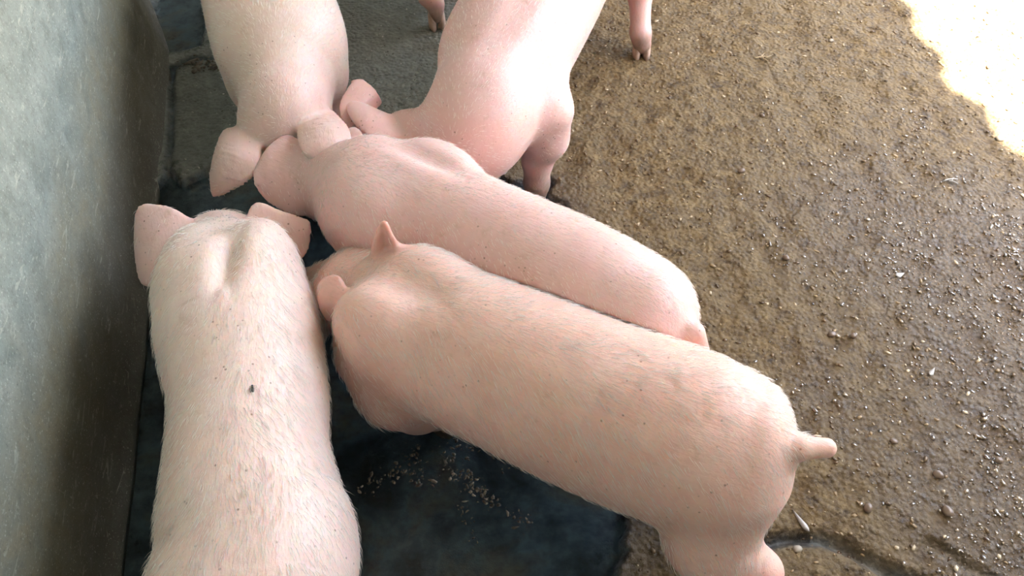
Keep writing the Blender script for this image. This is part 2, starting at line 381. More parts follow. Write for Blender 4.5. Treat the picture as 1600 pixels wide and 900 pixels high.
class Pig:
    """fields are in world space; trunk rows are (point, half width, height above, depth below), tail first"""
    def __init__(s, trunk, cap=(0.07, 0.06)):
        rows = np.array([[*p, w, a, b] for p, w, a, b in trunk])
        s.sp = catmull(rows, 60); s.cap = cap; s.prims = []; s.subs = []; s.ears = []; s.marks = []
        d = s.sp[-1, :2] - s.sp[0, :2]; s.yaw = math.atan2(d[1], d[0]); s.o = np.array([*((s.sp[0, :2] + s.sp[-1, :2]) / 2), 0.0])
    def trunk(s, x, y, z):
        """x, y 2-D arrays (columns), z 1-D"""
        best = np.full(x.shape, 1e9); L = np.zeros(x.shape); E = np.zeros(x.shape); T = np.zeros(x.shape)
        P = s.sp; n = len(P)
        for i in range(n - 1):
            e = P[i + 1, :2] - P[i, :2]; l = np.hypot(*e); e = e / l
            rx, ry = x - P[i, 0], y - P[i, 1]
            a = rx * e[0] + ry * e[1]; t = np.clip(a, 0, l)
            lat = rx * -e[1] + ry * e[0]; over = a - t
            d = np.hypot(over, lat); m = d < best
            if i not in (0, n - 2): ov = 0 * over
            else: ov = np.where((over < 0) if i == 0 else (over > 0), over, 0)
            best = np.where(m, d, best); L = np.where(m, np.where(ov == 0, np.sign(lat) * d, lat), L); E = np.where(m, ov, E); T = np.where(m, i + t / l, T)
        g = lambda c: np.interp(T, np.arange(n), P[:, c])[..., None]
        zc, w, ha, hb = g(2), g(3), g(4), g(5)
        ce = np.where(E < 0, s.cap[0], s.cap[1])[..., None]; L = L[..., None]; E = E[..., None]
        dz = z[None, None, :] - zc; hh = np.where(dz > 0, ha, hb)
        q = np.sqrt((L / w) ** 2 + (dz / hh) ** 2 + (E / ce) ** 2) + 1e-6
        gr = np.sqrt((L / w ** 2) ** 2 + (dz / hh ** 2) ** 2 + (E / ce ** 2) ** 2) + 1e-6
        return (q * (q - 1) / gr).astype(np.float32)
    def cone(s, p0, r0, p1, r1, k=0.03): s.prims.append(('c', np.array(p0, float), r0, np.array(p1, float), r1, k))
    def ell(s, c, r, k=0.04, yaw=None): s.prims.append(('e', np.array(c, float), np.array(r, float), s.yaw if yaw is None else yaw, None, k))
    def dent(s, c, r, k=0.03, yaw=None): s.subs.append((np.array(c, float), np.array(r, float), s.yaw if yaw is None else yaw, k))
    def leg(s, pts, k=0.035):
        for (p0, r0), (p1, r1) in zip(pts[:-1], pts[1:]):
            s.cone(p0, r0, p1, r1, max(0.012, min(k, 0.6 * max(r0, r1))))
        s.marks.append(np.array(pts[-1][0], float))
    def head(s, neck, rn, poll, snout, k=0.05, rp=0.082):
        neck, poll, snout = map(lambda v: np.array(v, float), (neck, poll, snout))
        s.cone(neck, rn, poll, rp, k); m = poll + (snout - poll) * 0.55
        s.cone(poll, rp - .002, m, 0.054, 0.03); s.cone(m, 0.050, snout, 0.034, 0.02)
        f = (snout - poll) / np.linalg.norm(snout - poll); s.cone(snout, 0.036, snout + f * 0.008, 0.034, 0.006)
        s.face = (poll, snout)
    def ear(s, rows, r=(0.0065, 0.0042), k=0.014):
        """rows from root to tip: (left point, right point, bulge)"""
        Lp = catmull([a for a, b, c in rows], 26); Rp = catmull([b for a, b, c in rows], 26); bl = np.interp(np.linspace(0, len(rows) - 1, 26), range(len(rows)), [c for a, b, c in rows])
        pts, rad = [], []
        for i in range(26):
            a = Rp[i] - Lp[i]; t = (Lp[min(i + 1, 25)] - Lp[max(i - 1, 0)] + Rp[min(i + 1, 25)] - Rp[max(i - 1, 0)]); nrm = np.cross(a, t); nrm /= np.linalg.norm(nrm) + 1e-9
            if nrm[2] < 0: nrm = -nrm
            n = max(3, int(np.linalg.norm(a) / 0.0035))
            for v in np.linspace(0, 1, n):
                pts.append(Lp[i] + a * v + nrm * bl[i] * 4 * v * (1 - v)); rad.append(r[0] + (r[1] - r[0]) * i / 25)
        s.ears.append((np.array(pts), np.array(rad), k))
    def field(s, h, avoid=()):
        c, sn = math.cos(s.yaw), math.sin(s.yaw); R = np.array([[c, -sn, 0], [sn, c, 0], [0, 0, 1]])
        loc = lambda p: (np.atleast_2d(p) - s.o) @ R
        ext = [loc(s.sp[:, :3]) + d for d in (np.array([.0, .16, .16]), -np.array([.0, .16, .16]))]
        ext += [loc(s.sp[0, :3]) - [s.cap[0], 0, 0], loc(s.sp[-1, :3]) + [s.cap[1], 0, 0]]
        for p in s.prims:
            if p[0] == 'c': ext += [loc(p[1]) + p[2], loc(p[1]) - p[2], loc(p[3]) + p[4], loc(p[3]) - p[4]]
            else: ext += [loc(p[1]) + p[2].max(), loc(p[1]) - p[2].max()]
        for p, r, k in s.ears: ext.append(loc(p))
        ext = np.vstack(ext); lo = ext.min(0) - 0.03; hi = ext.max(0) + 0.03; lo[2] = max(lo[2], -0.06)
        ax = [np.arange(lo[i], hi[i], h) for i in range(3)]
        LX, LY = np.meshgrid(ax[0], ax[1], indexing='ij')
        WX = s.o[0] + c * LX - sn * LY; WY = s.o[1] + sn * LX + c * LY
        Dg = s.trunk(WX, WY, ax[2])
        def win(bl, bh):
            sl = tuple(slice(max(0, int((bl[i] - lo[i]) / h)), min(len(ax[i]), int((bh[i] - lo[i]) / h) + 2)) for i in range(3))
            return sl, np.meshgrid(ax[0][sl[0]], ax[1][sl[1]], ax[2][sl[2]], indexing='ij')
        for p in s.prims:
            pad = p[5] + 0.012
            if p[0] == 'c':
                a, b = loc(p[1])[0], loc(p[3])[0]; r0, r1 = p[2], p[4]
                sl, (gx, gy, gz) = win(np.minimum(a - r0, b - r1) - pad, np.maximum(a + r0, b + r1) + pad)
                e = b - a; t = np.clip(((gx - a[0]) * e[0] + (gy - a[1]) * e[1] + (gz - a[2]) * e[2]) / (e @ e + 1e-12), 0, 1)
                d = np.sqrt((gx - a[0] - t * e[0]) ** 2 + (gy - a[1] - t * e[1]) ** 2 + (gz - a[2] - t * e[2]) ** 2) - (r0 + t * (r1 - r0))
            else:
                a = loc(p[1])[0]; rr = p[2]; da = p[3] - s.yaw
                sl, (gx, gy, gz) = win(a - rr.max() - pad, a + rr.max() + pad)
                gx, gy, gz = gx - a[0], gy - a[1], gz - a[2]; gx, gy = math.cos(da) * gx + math.sin(da) * gy, -math.sin(da) * gx + math.cos(da) * gy
                q = np.sqrt((gx / rr[0]) ** 2 + (gy / rr[1]) ** 2 + (gz / rr[2]) ** 2) + 1e-6
                g = np.sqrt((gx / rr[0] ** 2) ** 2 + (gy / rr[1] ** 2) ** 2 + (gz / rr[2] ** 2) ** 2) + 1e-6
                d = q * (q - 1) / g
            Dg[sl] = smin(Dg[sl], d, p[5])
        for cc, rr, yw, k in s.subs:
            a = loc(cc)[0]; da = yw - s.yaw; pad = k + 0.01
            sl, (gx, gy, gz) = win(a - rr.max() - pad, a + rr.max() + pad)
            gx, gy, gz = gx - a[0], gy - a[1], gz - a[2]; gx, gy = math.cos(da) * gx + math.sin(da) * gy, -math.sin(da) * gx + math.cos(da) * gy
            q = np.sqrt((gx / rr[0]) ** 2 + (gy / rr[1]) ** 2 + (gz / rr[2]) ** 2) + 1e-6
            g = np.sqrt((gx / rr[0] ** 2) ** 2 + (gy / rr[1] ** 2) ** 2 + (gz / rr[2] ** 2) ** 2) + 1e-6
            Dg[sl] = -smin(-Dg[sl], q * (q - 1) / g, k)
        for other in avoid:                                  # flanks press together without passing through each other
            Dg = np.maximum(Dg, 0.003 - other.trunk(WX, WY, ax[2]))
        for p, r, k in s.ears:
            lp = loc(p); sl, (gx, gy, gz) = win(lp.min(0) - 0.03, lp.max(0) + 0.03)
            G = np.stack([gx, gy, gz], -1).reshape(-1, 3).astype(np.float32); d = np.full(len(G), 1e9, np.float32)
            lp = lp.astype(np.float32)
            g2 = (G ** 2).sum(1)
            for j in range(0, len(lp), 128):
                q = lp[j:j + 128]; dd = g2[:, None] + (q ** 2).sum(1)[None] - 2 * G @ q.T
                d = np.minimum(d, (np.sqrt(np.maximum(dd, 0)) - r[j:j + 128][None].astype(np.float32)).min(1))
            Dg[sl] = smin(Dg[sl], d.reshape(gx.shape), k)
        V, Q = surface_nets(Dg, lo, h)
        return V.astype(np.float32), Q, loc

def skin_material(name, pale, pink, tan):
    m, nt, b = new_mat(name); L = nt.links.new; co = objco(nt)
    big = noise(nt, co, 9, 4, 0.6, 0.5); mid = noise(nt, co, 45, 5, 0.65); fine = noise(nt, co, 300, 3, 0.6)
    col = mix(nt, ramp(nt, big, [(0.35, 0.0), (0.65, 0.75)]), pale, tan)
    col = mix(nt, attr(nt, 'pink'), col, pink)
    col = mix(nt, ramp(nt, mid, [(0.35, 0.30), (0.55, 0.0)]), col, tuple(c * f for c, f in zip(pink, (0.93, 0.92, 0.92))))
    # specks of dried mud caught in the coat
    v = N(nt, 'ShaderNodeTexVoronoi'); v.inputs['Scale'].default_value = 75; L(co, v.inputs['Vector'])
    speck = ramp(nt, v.outputs['Distance'], [(0.07, 1.0), (0.16, 0.0)])
    gate = ramp(nt, noise(nt, co, 16, 4, 0.7), [(0.47, 0.0), (0.57, 0.85)])
    col = mix(nt, math_n(nt, 'MULTIPLY', speck, gate), col, (0.23, 0.13, 0.08))
    smear = ramp(nt, noise(nt, co, 30, 6, 0.75, 0.8), [(0.56, 0.0), (0.72, 0.5)])
    col = mix(nt, smear, col, (0.50, 0.33, 0.21))
    dirt = math_n(nt, 'MULTIPLY', attr(nt, 'dirt'), ramp(nt, mid, [(0.3, 0.55), (0.6, 1.0)]))
    col = mix(nt, dirt, col, (0.20, 0.14, 0.095))
    L(col, b.inputs['Base Color'])
    b.inputs['Subsurface Weight'].default_value = 0.85; b.inputs['Subsurface Radius'].default_value = (1.0, 0.38, 0.22); b.inputs['Subsurface Scale'].default_value = 0.008
    L(ramp(nt, mid, [(0.3, 0.32), (0.7, 0.48)]), b.inputs['Roughness']); b.inputs['Specular IOR Level'].default_value = 0.45
    mp = N(nt, 'ShaderNodeMapping'); mp.inputs['Scale'].default_value = (0.22, 1, 1); L(co, mp.inputs[0])
    streak = noise(nt, mp.outputs[0], 260, 4, 0.6)
    n1 = bump(nt, mid, 0.004, 0.35); n2 = bump(nt, streak, 0.0012, 0.6, n1); L(n2, b.inputs['Normal'])
    return m

def hair_material():
    m, nt, b = new_mat('pale_bristle'); b.inputs['Base Color'].default_value = (0.93, 0.88, 0.80, 1)
    b.inputs['Roughness'].default_value = 0.42; b.inputs['Specular IOR Level'].default_value = 0.5
    t = N(nt, 'ShaderNodeBsdfTranslucent'); t.inputs['Color'].default_value = (0.95, 0.90, 0.82, 1)
    mx = N(nt, 'ShaderNodeMixShader'); mx.inputs[0].default_value = 0.15
    nt.links.new(b.outputs[0], mx.inputs[1]); nt.links.new(t.outputs[0], mx.inputs[2]); nt.links.new(mx.outputs[0], nt.nodes['Material Output'].inputs['Surface'])
    return m
M_hair = hair_material()
M_hoof = plain('horn_hoof', (0.46, 0.32, 0.24), 0.45, 0.25, 60)
M_eye = plain('dark_eye', (0.02, 0.014, 0.01), 0.15, 0.1, 20)

def toe_mesh():
    v, f = [], []; n = 10
    for side in (-1, 1):
        b = len(v)
        for (z, l0, l1, w) in ((0.0, -0.012, 0.027, 0.0095), (0.012, -0.011, 0.023, 0.0098), (0.026, -0.010, 0.014, 0.0092), (0.036, -0.008, 0.009, 0.0075)):
            for i in range(n):
                t = 2 * math.pi * i / n; c, s_ = math.cos(t), math.sin(t)
                x = (l0 + l1) / 2 + (l1 - l0) / 2 * c; y = side * 0.0112 + w * s_ * (1 - 0.35 * max(c, 0))
                v.append((x, y, z))
        for r in range(3):
            for i in range(n): f.append((b + r * n + i, b + r * n + (i + 1) % n, b + (r + 1) * n + (i + 1) % n, b + (r + 1) * n + i))
        f.append(tuple(b + i for i in reversed(range(n)))); f.append(tuple(b + 3 * n + i for i in range(n)))
    return pmesh('hoof', v, f)
HOOF = toe_mesh(); HOOF.materials.append(M_hoof)
def eye_mesh():
    bm = bmesh.new(); bmesh.ops.create_uvsphere(bm, u_segments=12, v_segments=8, radius=0.009)
    me = bpy.data.meshes.new('eye'); bm.to_mesh(me); bm.free(); return me
EYE = eye_mesh(); EYE.materials.append(M_eye)

def finish(pig, label, mat, hair_n, hair_len, avoid=(), h=0.0046, hoof_yaw=None, seed=1, hair_rule=None):
    V, Q, loc = pig.field(h, avoid)
    me = mesh('piglet', V, Q); o = link('piglet', me, mat)
    o.location = pig.o; o.rotation_euler = (0, 0, pig.yaw); tag(o, label, 'piglet', 'piglets crowding round the feed')
    pink = np.zeros(len(V))
    for p, r, k in pig.ears:
        lp = loc(p).astype(np.float32)[::5]
        bb = (V > lp.min(0) - 0.05).all(1) & (V < lp.max(0) + 0.05).all(1); ii = np.where(bb)[0]
        if len(ii):
            d = np.sqrt(((V[ii][:, None] - lp[None]) ** 2).sum(-1)).min(1); pink[ii] = np.maximum(pink[ii], smooth01((0.03 - d) / 0.025) * 0.9)
    hp = loc(pig.face[0])[0]; pink = np.maximum(pink, 0.55 * smooth01((V[:, 0] - hp[0] + 0.10) / 0.12))
    pink = np.maximum(pink, 0.6 * smooth01((0.24 - V[:, 2]) / 0.12))
    set_attr(me, 'pink', pink); set_attr(me, 'dirt', np.clip(0.95 * smooth01((0.10 - V[:, 2]) / 0.08), 0, 1))
    for i, mk in enumerate(pig.marks):
        hf = link('hoof', HOOF, None, o); hf.scale = (1.15, 1.15, 1.15); l = loc(mk)[0]; hf.location = (l[0], l[1], mk[2] - 0.030)
        hf.rotation_euler = (0, 0, (hoof_yaw[i] - pig.yaw) if hoof_yaw and hoof_yaw[i] is not None else 0)
    poll, sn = [loc(p)[0] for p in pig.face]; f = (sn - poll) / np.linalg.norm(sn - poll); side = np.cross(f, (0, 0, 1)); side /= np.linalg.norm(side); up = np.cross(side, f)
    for sg in (-1, 1):
        e = link('eye', EYE, None, o); e.location = poll + f * 0.075 + side * sg * 0.060 + up * 0.018
    # ---- bristles
    r = np.random.default_rng(seed)
    A0, A1, A2, A3 = (V[Q[:, i]] for i in range(4))
    nrm = np.cross(A2 - A0, A3 - A1); area = np.linalg.norm(nrm, axis=1) / 2 + 1e-12; nrm = nrm / (2 * area[:, None])
    cen = (A0 + A1 + A2 + A3) / 4
    wgt = area * (cen[:, 2] > 0.13) * (0.25 + 0.75 * np.clip(nrm[:, 2] + 0.35, 0, 1))
    inear = pink[Q[:, 0]] > 0.58
    wgt = wgt * np.where(inear & (cen[:, 2] > 0.2), 0.12, 1.0) * (0.35 + 1.3 * np.clip(0.5 + fbm(cen[:, 0] + 3, cen[:, 1] + cen[:, 2] + 3, 12, 3, seed + 5), 0, 1))
    wgt = wgt * (cen[:, 0] > loc(pig.sp[0, :3])[0, 0] - pig.cap[0])
    if hair_rule is not None: wgt = wgt * hair_rule(cen)
    pick = r.choice(len(Q), hair_n, p=wgt / wgt.sum())
    u, w_ = r.random((2, hair_n, 1)); base = (A0[pick] * (1 - u) + A1[pick] * u) * (1 - w_) + (A3[pick] * (1 - u) + A2[pick] * u) * w_
    n = nrm[pick]
    cl1 = fbm(base[:, 0] * 1 + 5, base[:, 1] * 1.6 + base[:, 2] + 5, 22, 3, seed + 9); cl2 = fbm(base[:, 0] + 7, base[:, 1] + base[:, 2] * 1.3 + 2, 20, 3, seed + 19)
    d = np.stack([-np.ones(hair_n), 0.9 * n[:, 1] + 0.75 * cl1, -0.55 * (1 - n[:, 2]) + 0.4 * cl2], -1) + r.normal(0, 0.11, (hair_n, 3))
    d -= n * (d * n).sum(1)[:, None]; d /= np.linalg.norm(d, axis=1)[:, None] + 1e-9
    ln = hair_len * (0.55 + 0.7 * r.random(hair_n))[:, None]
    sd = np.cross(d, n); rad = 0.00030
    b0 = base - n * 0.0006; mid = base + d * ln * 0.5 + n * ln * 0.13; tip = base + d * ln + n * ln * (0.10 + 0.12 * r.random((hair_n, 1)))
    ring = lambda c, q: [c + sd * q, c - sd * q * 0.5 + n * q * 0.87, c - sd * q * 0.5 - n * q * 0.87]
    HV = np.stack(ring(b0, rad) + ring(mid, rad * 0.85) + [tip], 1).reshape(-1, 3)
    pat = np.array([(0, 1, 4), (0, 4, 3), (1, 2, 5), (1, 5, 4), (2, 0, 3), (2, 3, 5), (3, 4, 6), (4, 5, 6), (5, 3, 6)])
    HF = (np.arange(hair_n)[:, None, None] * 7 + pat[None]).reshape(-1, 3)
    ho = link('hair', mesh('hair', HV, HF), M_hair, o); tag(ho, 'short pale bristles lying along the back', kind='stuff')
    o_world[o.name] = (V @ np.array([[math.cos(pig.yaw), math.sin(pig.yaw), 0], [-math.sin(pig.yaw), math.cos(pig.yaw), 0], [0, 0, 1]]) + pig.o)
    return o
o_world = {}

def front_leg(pig, sh, hoof, bend=0.02, fwd=None):
    f = np.array([math.cos(pig.yaw), math.sin(pig.yaw), 0]) if fwd is None else fwd
    sh = np.array(sh, float); ho = np.array([hoof[0], hoof[1], hoof[2] + 0.030])
    el = sh + (ho - sh) * 0.42 - f * bend; wr = sh + (ho - sh) * 0.70 + f * bend * 0.3; fe = np.array([ho[0], ho[1], hoof[2] + 0.062]) - f * 0.006
    pig.leg([(sh, 0.062), (el, 0.046), (wr, 0.027), (fe, 0.0215), (ho, 0.0200)])
def hind_leg(pig, hip, hoof, fwd=None):
    f = np.array([math.cos(pig.yaw), math.sin(pig.yaw), 0]) if fwd is None else fwd
    hip = np.array(hip, float); ho = np.array([hoof[0], hoof[1], hoof[2] + 0.030])
    st = hip + (ho - hip) * 0.38 + f * 0.055; hk = hip + (ho - hip) * 0.62 - f * 0.035; fe = np.array([ho[0], ho[1], hoof[2] + 0.062]) - f * 0.008
    pig.leg([(hip, 0.088), (st, 0.066), (hk, 0.031), (fe, 0.0225), (ho, 0.0205)])
def rel(pig, p, fwd, left, z):
    c, s_ = math.cos(pig.yaw), math.sin(pig.yaw); return np.array([p[0] + c * fwd - s_ * left, p[1] + s_ * fwd + c * left, z])
def fz(p):
    z, _, _ = floor_height(np.array([[p[0]]]), np.array([[p[1]]]), False); return float(z[0, 0])
def fpos(p): return np.array([p[0], p[1], fz(p)])

# ---- piglet at the left, beside the wall, seen from behind
S1 = A(350, 425, .275)
p1 = Pig([((S1[0] + .115, .15, .285), .120, .125, .13), (A(400, 900, .285), .132, .135, .14), (A(395, 800, .285), .123, .135, .14), (A(390, 700, .285), .112, .130, .145),
          (A(391, 620, .28), .116, .130, .145), (A(373, 520, .28), .126, .128, .145), (A(360, 465, .277), .121, .123, .14)], cap=(.06, .080))
p1.ell(A(305, 425, .315), (.075, .050, .06), .04); p1.ell(A(408, 412, .322), (.085, .052, .06), .04)         # shoulder blades
p1.cone(A(478, 500, .20), .045, A(486, 470, .16), .032, .03)
p1.dent(A(352, 378, .408), (.075, .013, .03), .03)
p1.head(A(352, 425, .24), .095, A(350, 402, .18) , A(345, 355, .06))
p1.ear([(A(303, 352, .26), A(255, 440, .22), .004), (A(270, 330, .28), A(224, 440, .21), .010), (A(235, 322, .28), A(214, 395, .22), .008), (A(218, 325, .275), A(213, 350, .25), .002)])
p1.ear([(A(388, 345, .27), A(440, 400, .22), .004), (A(402, 321, .285), A(462, 405, .21), .010), (A(440, 333, .275), A(478, 388, .22), .008), (A(481, 346, .255), A(483, 362, .24), .002)])
front_leg(p1, rel(p1, S1, -.02, .07, .20), fpos(rel(p1, S1, .0, .075, 0))); front_leg(p1, rel(p1, S1, -.05, -.085, .20), fpos(rel(p1, S1, -.04, -.09, 0)))
R1 = p1.sp[0]; hind_leg(p1, rel(p1, R1, .05, .065, .26), fpos(rel(p1, R1, .0, .08, 0))); hind_leg(p1, rel(p1, R1, .05, -.065, .26), fpos(rel(p1, R1, .02, -.08, 0)))
p1.cone(rel(p1, R1, -.05, 0, .36), .018, rel(p1, R1, -.09, .0, .34), .012, .02); p1.cone(rel(p1, R1, -.09, 0, .34), .012, rel(p1, R1, -.10, .03, .29), .008, .01)

# ---- piglet in front, lying across the picture with its rump to the right
p4 = Pig([(A(1158, 712, .292), .102, .120, .13), (A(1080, 687, .292), .126, .134, .145), (A(940, 637, .285), .128, .136, .15), (A(785, 570, .28), .124, .132, .15), (A(660, 518, .272), .119, .122, .145), (A(632, 508, .270), .116, .119, .143)], cap=(.068, .075))
p4.ell(A(672, 437, .325), (.075, .042, .055), .035); p4.ell(A(592, 512, .325), (.075, .058, .065), .035)

p4.dent(A(634, 432, .408), (.050, .016, .018), .045)
p4.head(A(605, 478, .24), .092, A(570, 462, .21), A(485, 445, .06))
p4.ear([(A(583, 412, .31), A(636, 398, .345), .004), (A(585, 388, .36), A(620, 384, .37), .010), (A(591, 366, .395), A(610, 367, .40), .008), (A(598, 349, .425), A(603, 349, .425), .001)])
p4.ear([(A(532, 482, .31), A(514, 495, .28), .003), (A(535, 458, .335), A(503, 478, .30), .010), (A(531, 438, .345), A(500, 450, .315), .008), (A(520, 432, .345), A(507, 437, .33), .002)])
S4 = A(620, 500, .27)
p4.cone(A(592, 555, .22), .070, A(622, 622, .15), .042, .04)
front_leg(p4, A(615, 610, .17), fpos(A(700, 655, 0)), .0); front_leg(p4, rel(p4, S4, -.02, -.05, .2), fpos(rel(p4, S4, -.02, -.04, 0)))
R4 = p4.sp[0]
hk = A(1184, 893, .105); hoof4 = fpos(rel(p4, hk, .045, .0, 0))
p4.leg([(A(1120, 745, .27), .095), (A(1110, 838, .19), .062), (hk, .034), (hoof4 + [0, 0, .062], .0225), (hoof4 + [0, 0, .03], .0205)])
hind_leg(p4, rel(p4, R4, .03, -.06, .26), fpos(rel(p4, R4, -.01, -.07, 0)))
p4.cone(A(1200, 701, .352), .020, A(1250, 699, .368), .0162, .022); p4.cone(A(1250, 699, .368), .0158, A(1291, 700, .366), .0138, .008)
p4.ell(A(1230, 719, .335), (.014, .012, .014), .01)

# ---- piglet behind it, nearer the middle of the pen
p2 = Pig([(A(1000, 515, .27), .105, .125, .13), (A(905, 463, .27), .118, .132, .14), (A(750, 385, .265), .114, .126, .14), (A(620, 325, .26), .112, .122, .14), (A(578, 311, .256), .109, .118, .135)], cap=(.088, .075))
p2.ell(A(690, 262, .315), (.075, .042, .05), .035); p2.ell(A(580, 335, .30), (.08, .06, .07), .04)
p2.dent(A(668, 240, .384), (.055, .010, .014), .032)
p2.head(A(570, 300, .24), .095, A(515, 278, .19), A(445, 262, .055))
p2.ear([(A(500, 258, .24), A(490, 310, .20), .004), (A(478, 235, .255), A(480, 330, .19), .022), (A(450, 214, .26), A(455, 332, .19), .026), (A(420, 232, .255), A(420, 312, .20), .018), (A(398, 268, .235), A(400, 288, .225), .003)])
p2.ear([(A(568, 225, .27), A(545, 240, .25), .003), (A(562, 210, .28), A(535, 228, .25), .008), (A(556, 203, .275), A(536, 214, .255), .006), (A(552, 202, .27), A(545, 205, .265), .001)])
S2 = A(620, 330, .26); R2 = p2.sp[0]
front_leg(p2, rel(p2, S2, 0, .05, .2), fpos(rel(p2, S2, 0, .06, 0))); front_leg(p2, rel(p2, S2, 0, -.06, .2), fpos(rel(p2, S2, .02, -.05, 0)))
hind_leg(p2, rel(p2, R2, .03, .045, .25), fpos(rel(p2, R2, .0, .045, 0))); hind_leg(p2, rel(p2, R2, .03, -.05, .25), fpos(rel(p2, R2, .02, -.05, 0)))
p2.cone(rel(p2, R2, -.085, 0, .33), .016, rel(p2, R2, -.115, 0, .27), .011, .02); p2.cone(rel(p2, R2, -.115, 0, .27), .011, rel(p2, R2, -.10, 0, .22), .008, .01)

# ---- piglet at the top left, facing the viewer
p3 = Pig([((-.60, 1.98, .29), .125, .125, .13), (A(403, -90, .28), .150, .145, .14), (A(420, 0, .275), .144, .142, .14), (A(441, 78, .265), .140, .128, .135), (A(445, 125, .255), .104, .108, .12), (A(447, 150, .25), .088, .098, .115), (A(448, 165, .249), .085, .096, .115)], cap=(.07, .10))
p3.head(A(447, 165, .23), .072, A(445, 196, .21), A(428, 262, .06))
p3.ear([(A(378, 203, .225), A(400, 218, .235), .002), (A(352, 207, .225), A(405, 240, .240), .014), (A(338, 238, .215), A(402, 258, .238), .022), (A(331, 272, .19), A(385, 282, .215), .018), (A(332, 296, .17), A(352, 300, .18), .006), (A(334, 305, .165), A(338, 305, .167), .0)])
p3.ear([(A(470, 190, .25), A(520, 178, .25), .004), (A(468, 212, .285), A(540, 200, .285), .016), (A(476, 238, .29), A(544, 222, .29), .014), (A(495, 250, .28), A(528, 245, .28), .004)])
S3 = A(440, 90, .26); R3 = p3.sp[0]
front_leg(p3, rel(p3, S3, 0, .065, .19), fpos(rel(p3, S3, .02, .06, 0))); front_leg(p3, rel(p3, S3, 0, -.065, .19), fpos(rel(p3, S3, -.03, -.06, 0)))
hind_leg(p3, rel(p3, R3, .03, .055, .25), fpos(rel(p3, R3, .0, .07, 0))); hind_leg(p3, rel(p3, R3, .03, -.055, .25), fpos(rel(p3, R3, .03, -.07, 0)))
p3.cone(rel(p3, R3, -.05, 0, .35), .017, rel(p3, R3, -.10, 0, .31), .010, .02)

# ---- piglet at the top middle, facing the viewer, its head turned to the feed
p5 = Pig([((.26, 1.98, .29), .130, .13, .13), (A(885, -90, .285), .152, .146, .14), (A(836, 0, .28), .144, .142, .14), (A(788, 85, .272), .139, .130, .14), (A(768, 135, .264), .116, .121, .135), (A(758, 165, .262), .112, .119, .135)], cap=(.07, .15))
p5.ell(A(846, 160, .22), (.075, .045, .075), .04)
p5.dent(A(775, 40, .425), (.14, .012, .022), .04)
p5.head(A(735, 215, .24), .080, A(640, 225, .155), A(545, 240, .06), rp=.066)
p5.ear([(A(592, 160, .205), A(545, 205, .225), .004), (A(588, 150, .225), A(536, 180, .235), .010), (A(580, 138, .235), A(536, 158, .24), .008), (A(565, 126, .24), A(552, 128, .24), .002)])
p5.ear([(A(640, 218, .235), A(618, 186, .215), .004), (A(605, 216, .255), A(592, 176, .24), .012), (A(576, 209, .265), A(566, 164, .255), .014), (A(556, 192, .265), A(550, 161, .258), .008), (A(546, 176, .258), A(543, 167, .256), .001)])
f5 = A(842, 272, 0); S5 = A(852, 175, .22)
cv = A(803, 270, .16) - A(872, 200, .22); p5.dent(A(838, 236, .20), (.065, .007, .028), .014, yaw=math.atan2(cv[1], cv[0]))
fh5 = fpos(A(838, 300, 0)); p5.leg([(S5, .060), (A(852, 215, .15), .046), (A(840, 250, .085), .032), (fh5 + [0, 0, .062], .027), (fh5 + [0, 0, .03], .024)]); front_leg(p5, rel(p5, A(772, 150, .2), 0, -.06, .19), fpos(rel(p5, A(772, 150, .2), .0, -.05, 0)))
R5 = p5.sp[0]; hf5 = fpos(A(1001, 86, 0))
p5.leg([(rel(p5, R5, .05, .075, .26), .088), (A(985, -70, .21), .058), (A(1000, -12, .135), .030), (A(1001, 52, .062), .0250), (hf5 + [0, 0, .03], .0235)])
hind_leg(p5, rel(p5, R5, .04, -.06, .25), fpos(rel(p5, R5, .02, -.07, 0)))
p5.cone(rel(p5, R5, -.05, 0, .35), .017, rel(p5, R5, -.10, 0, .31), .010, .02)

# ---- sixth piglet, beyond the top edge of the picture: only one foot comes into view
p6 = Pig([((-.22, 2.62, .29), .112, .12, .13), ((-.22, 2.45, .29), .125, .13, .14), ((-.21, 2.2, .285), .122, .128, .14), ((-.20, 2.02, .28), .115, .12, .135)], cap=(.07, .07))
p6.head((-.2, 2.0, .30), .085, (-.19, 1.92, .35), (-.18, 1.76, .30))
p6.ear([((-.27, 1.93, .42), (-.23, 1.91, .43), .004), ((-.30, 1.93, .44), (-.24, 1.88, .46), .010), ((-.33, 1.90, .45), (-.30, 1.87, .46), .004)])
p6.ear([((-.11, 1.93, .42), (-.15, 1.91, .43), .004), ((-.08, 1.93, .44), (-.14, 1.88, .46), .010), ((-.05, 1.90, .45), (-.08, 1.87, .46), .004)])
hf6 = fpos(A(683, 40, 0))
front_leg(p6, (-.26, 2.0, .2), hf6, .02); front_leg(p6, (-.14, 2.03, .2), fpos((-.12, 2.12, 0)))
hind_leg(p6, (-.28, 2.56, .26), fpos((-.29, 2.6, 0))); hind_leg(p6, (-.16, 2.56, .26), fpos((-.15, 2.62, 0)))
p6.cone((-.22, 2.68, .35), .017, (-.22, 2.74, .30), .010, .02)

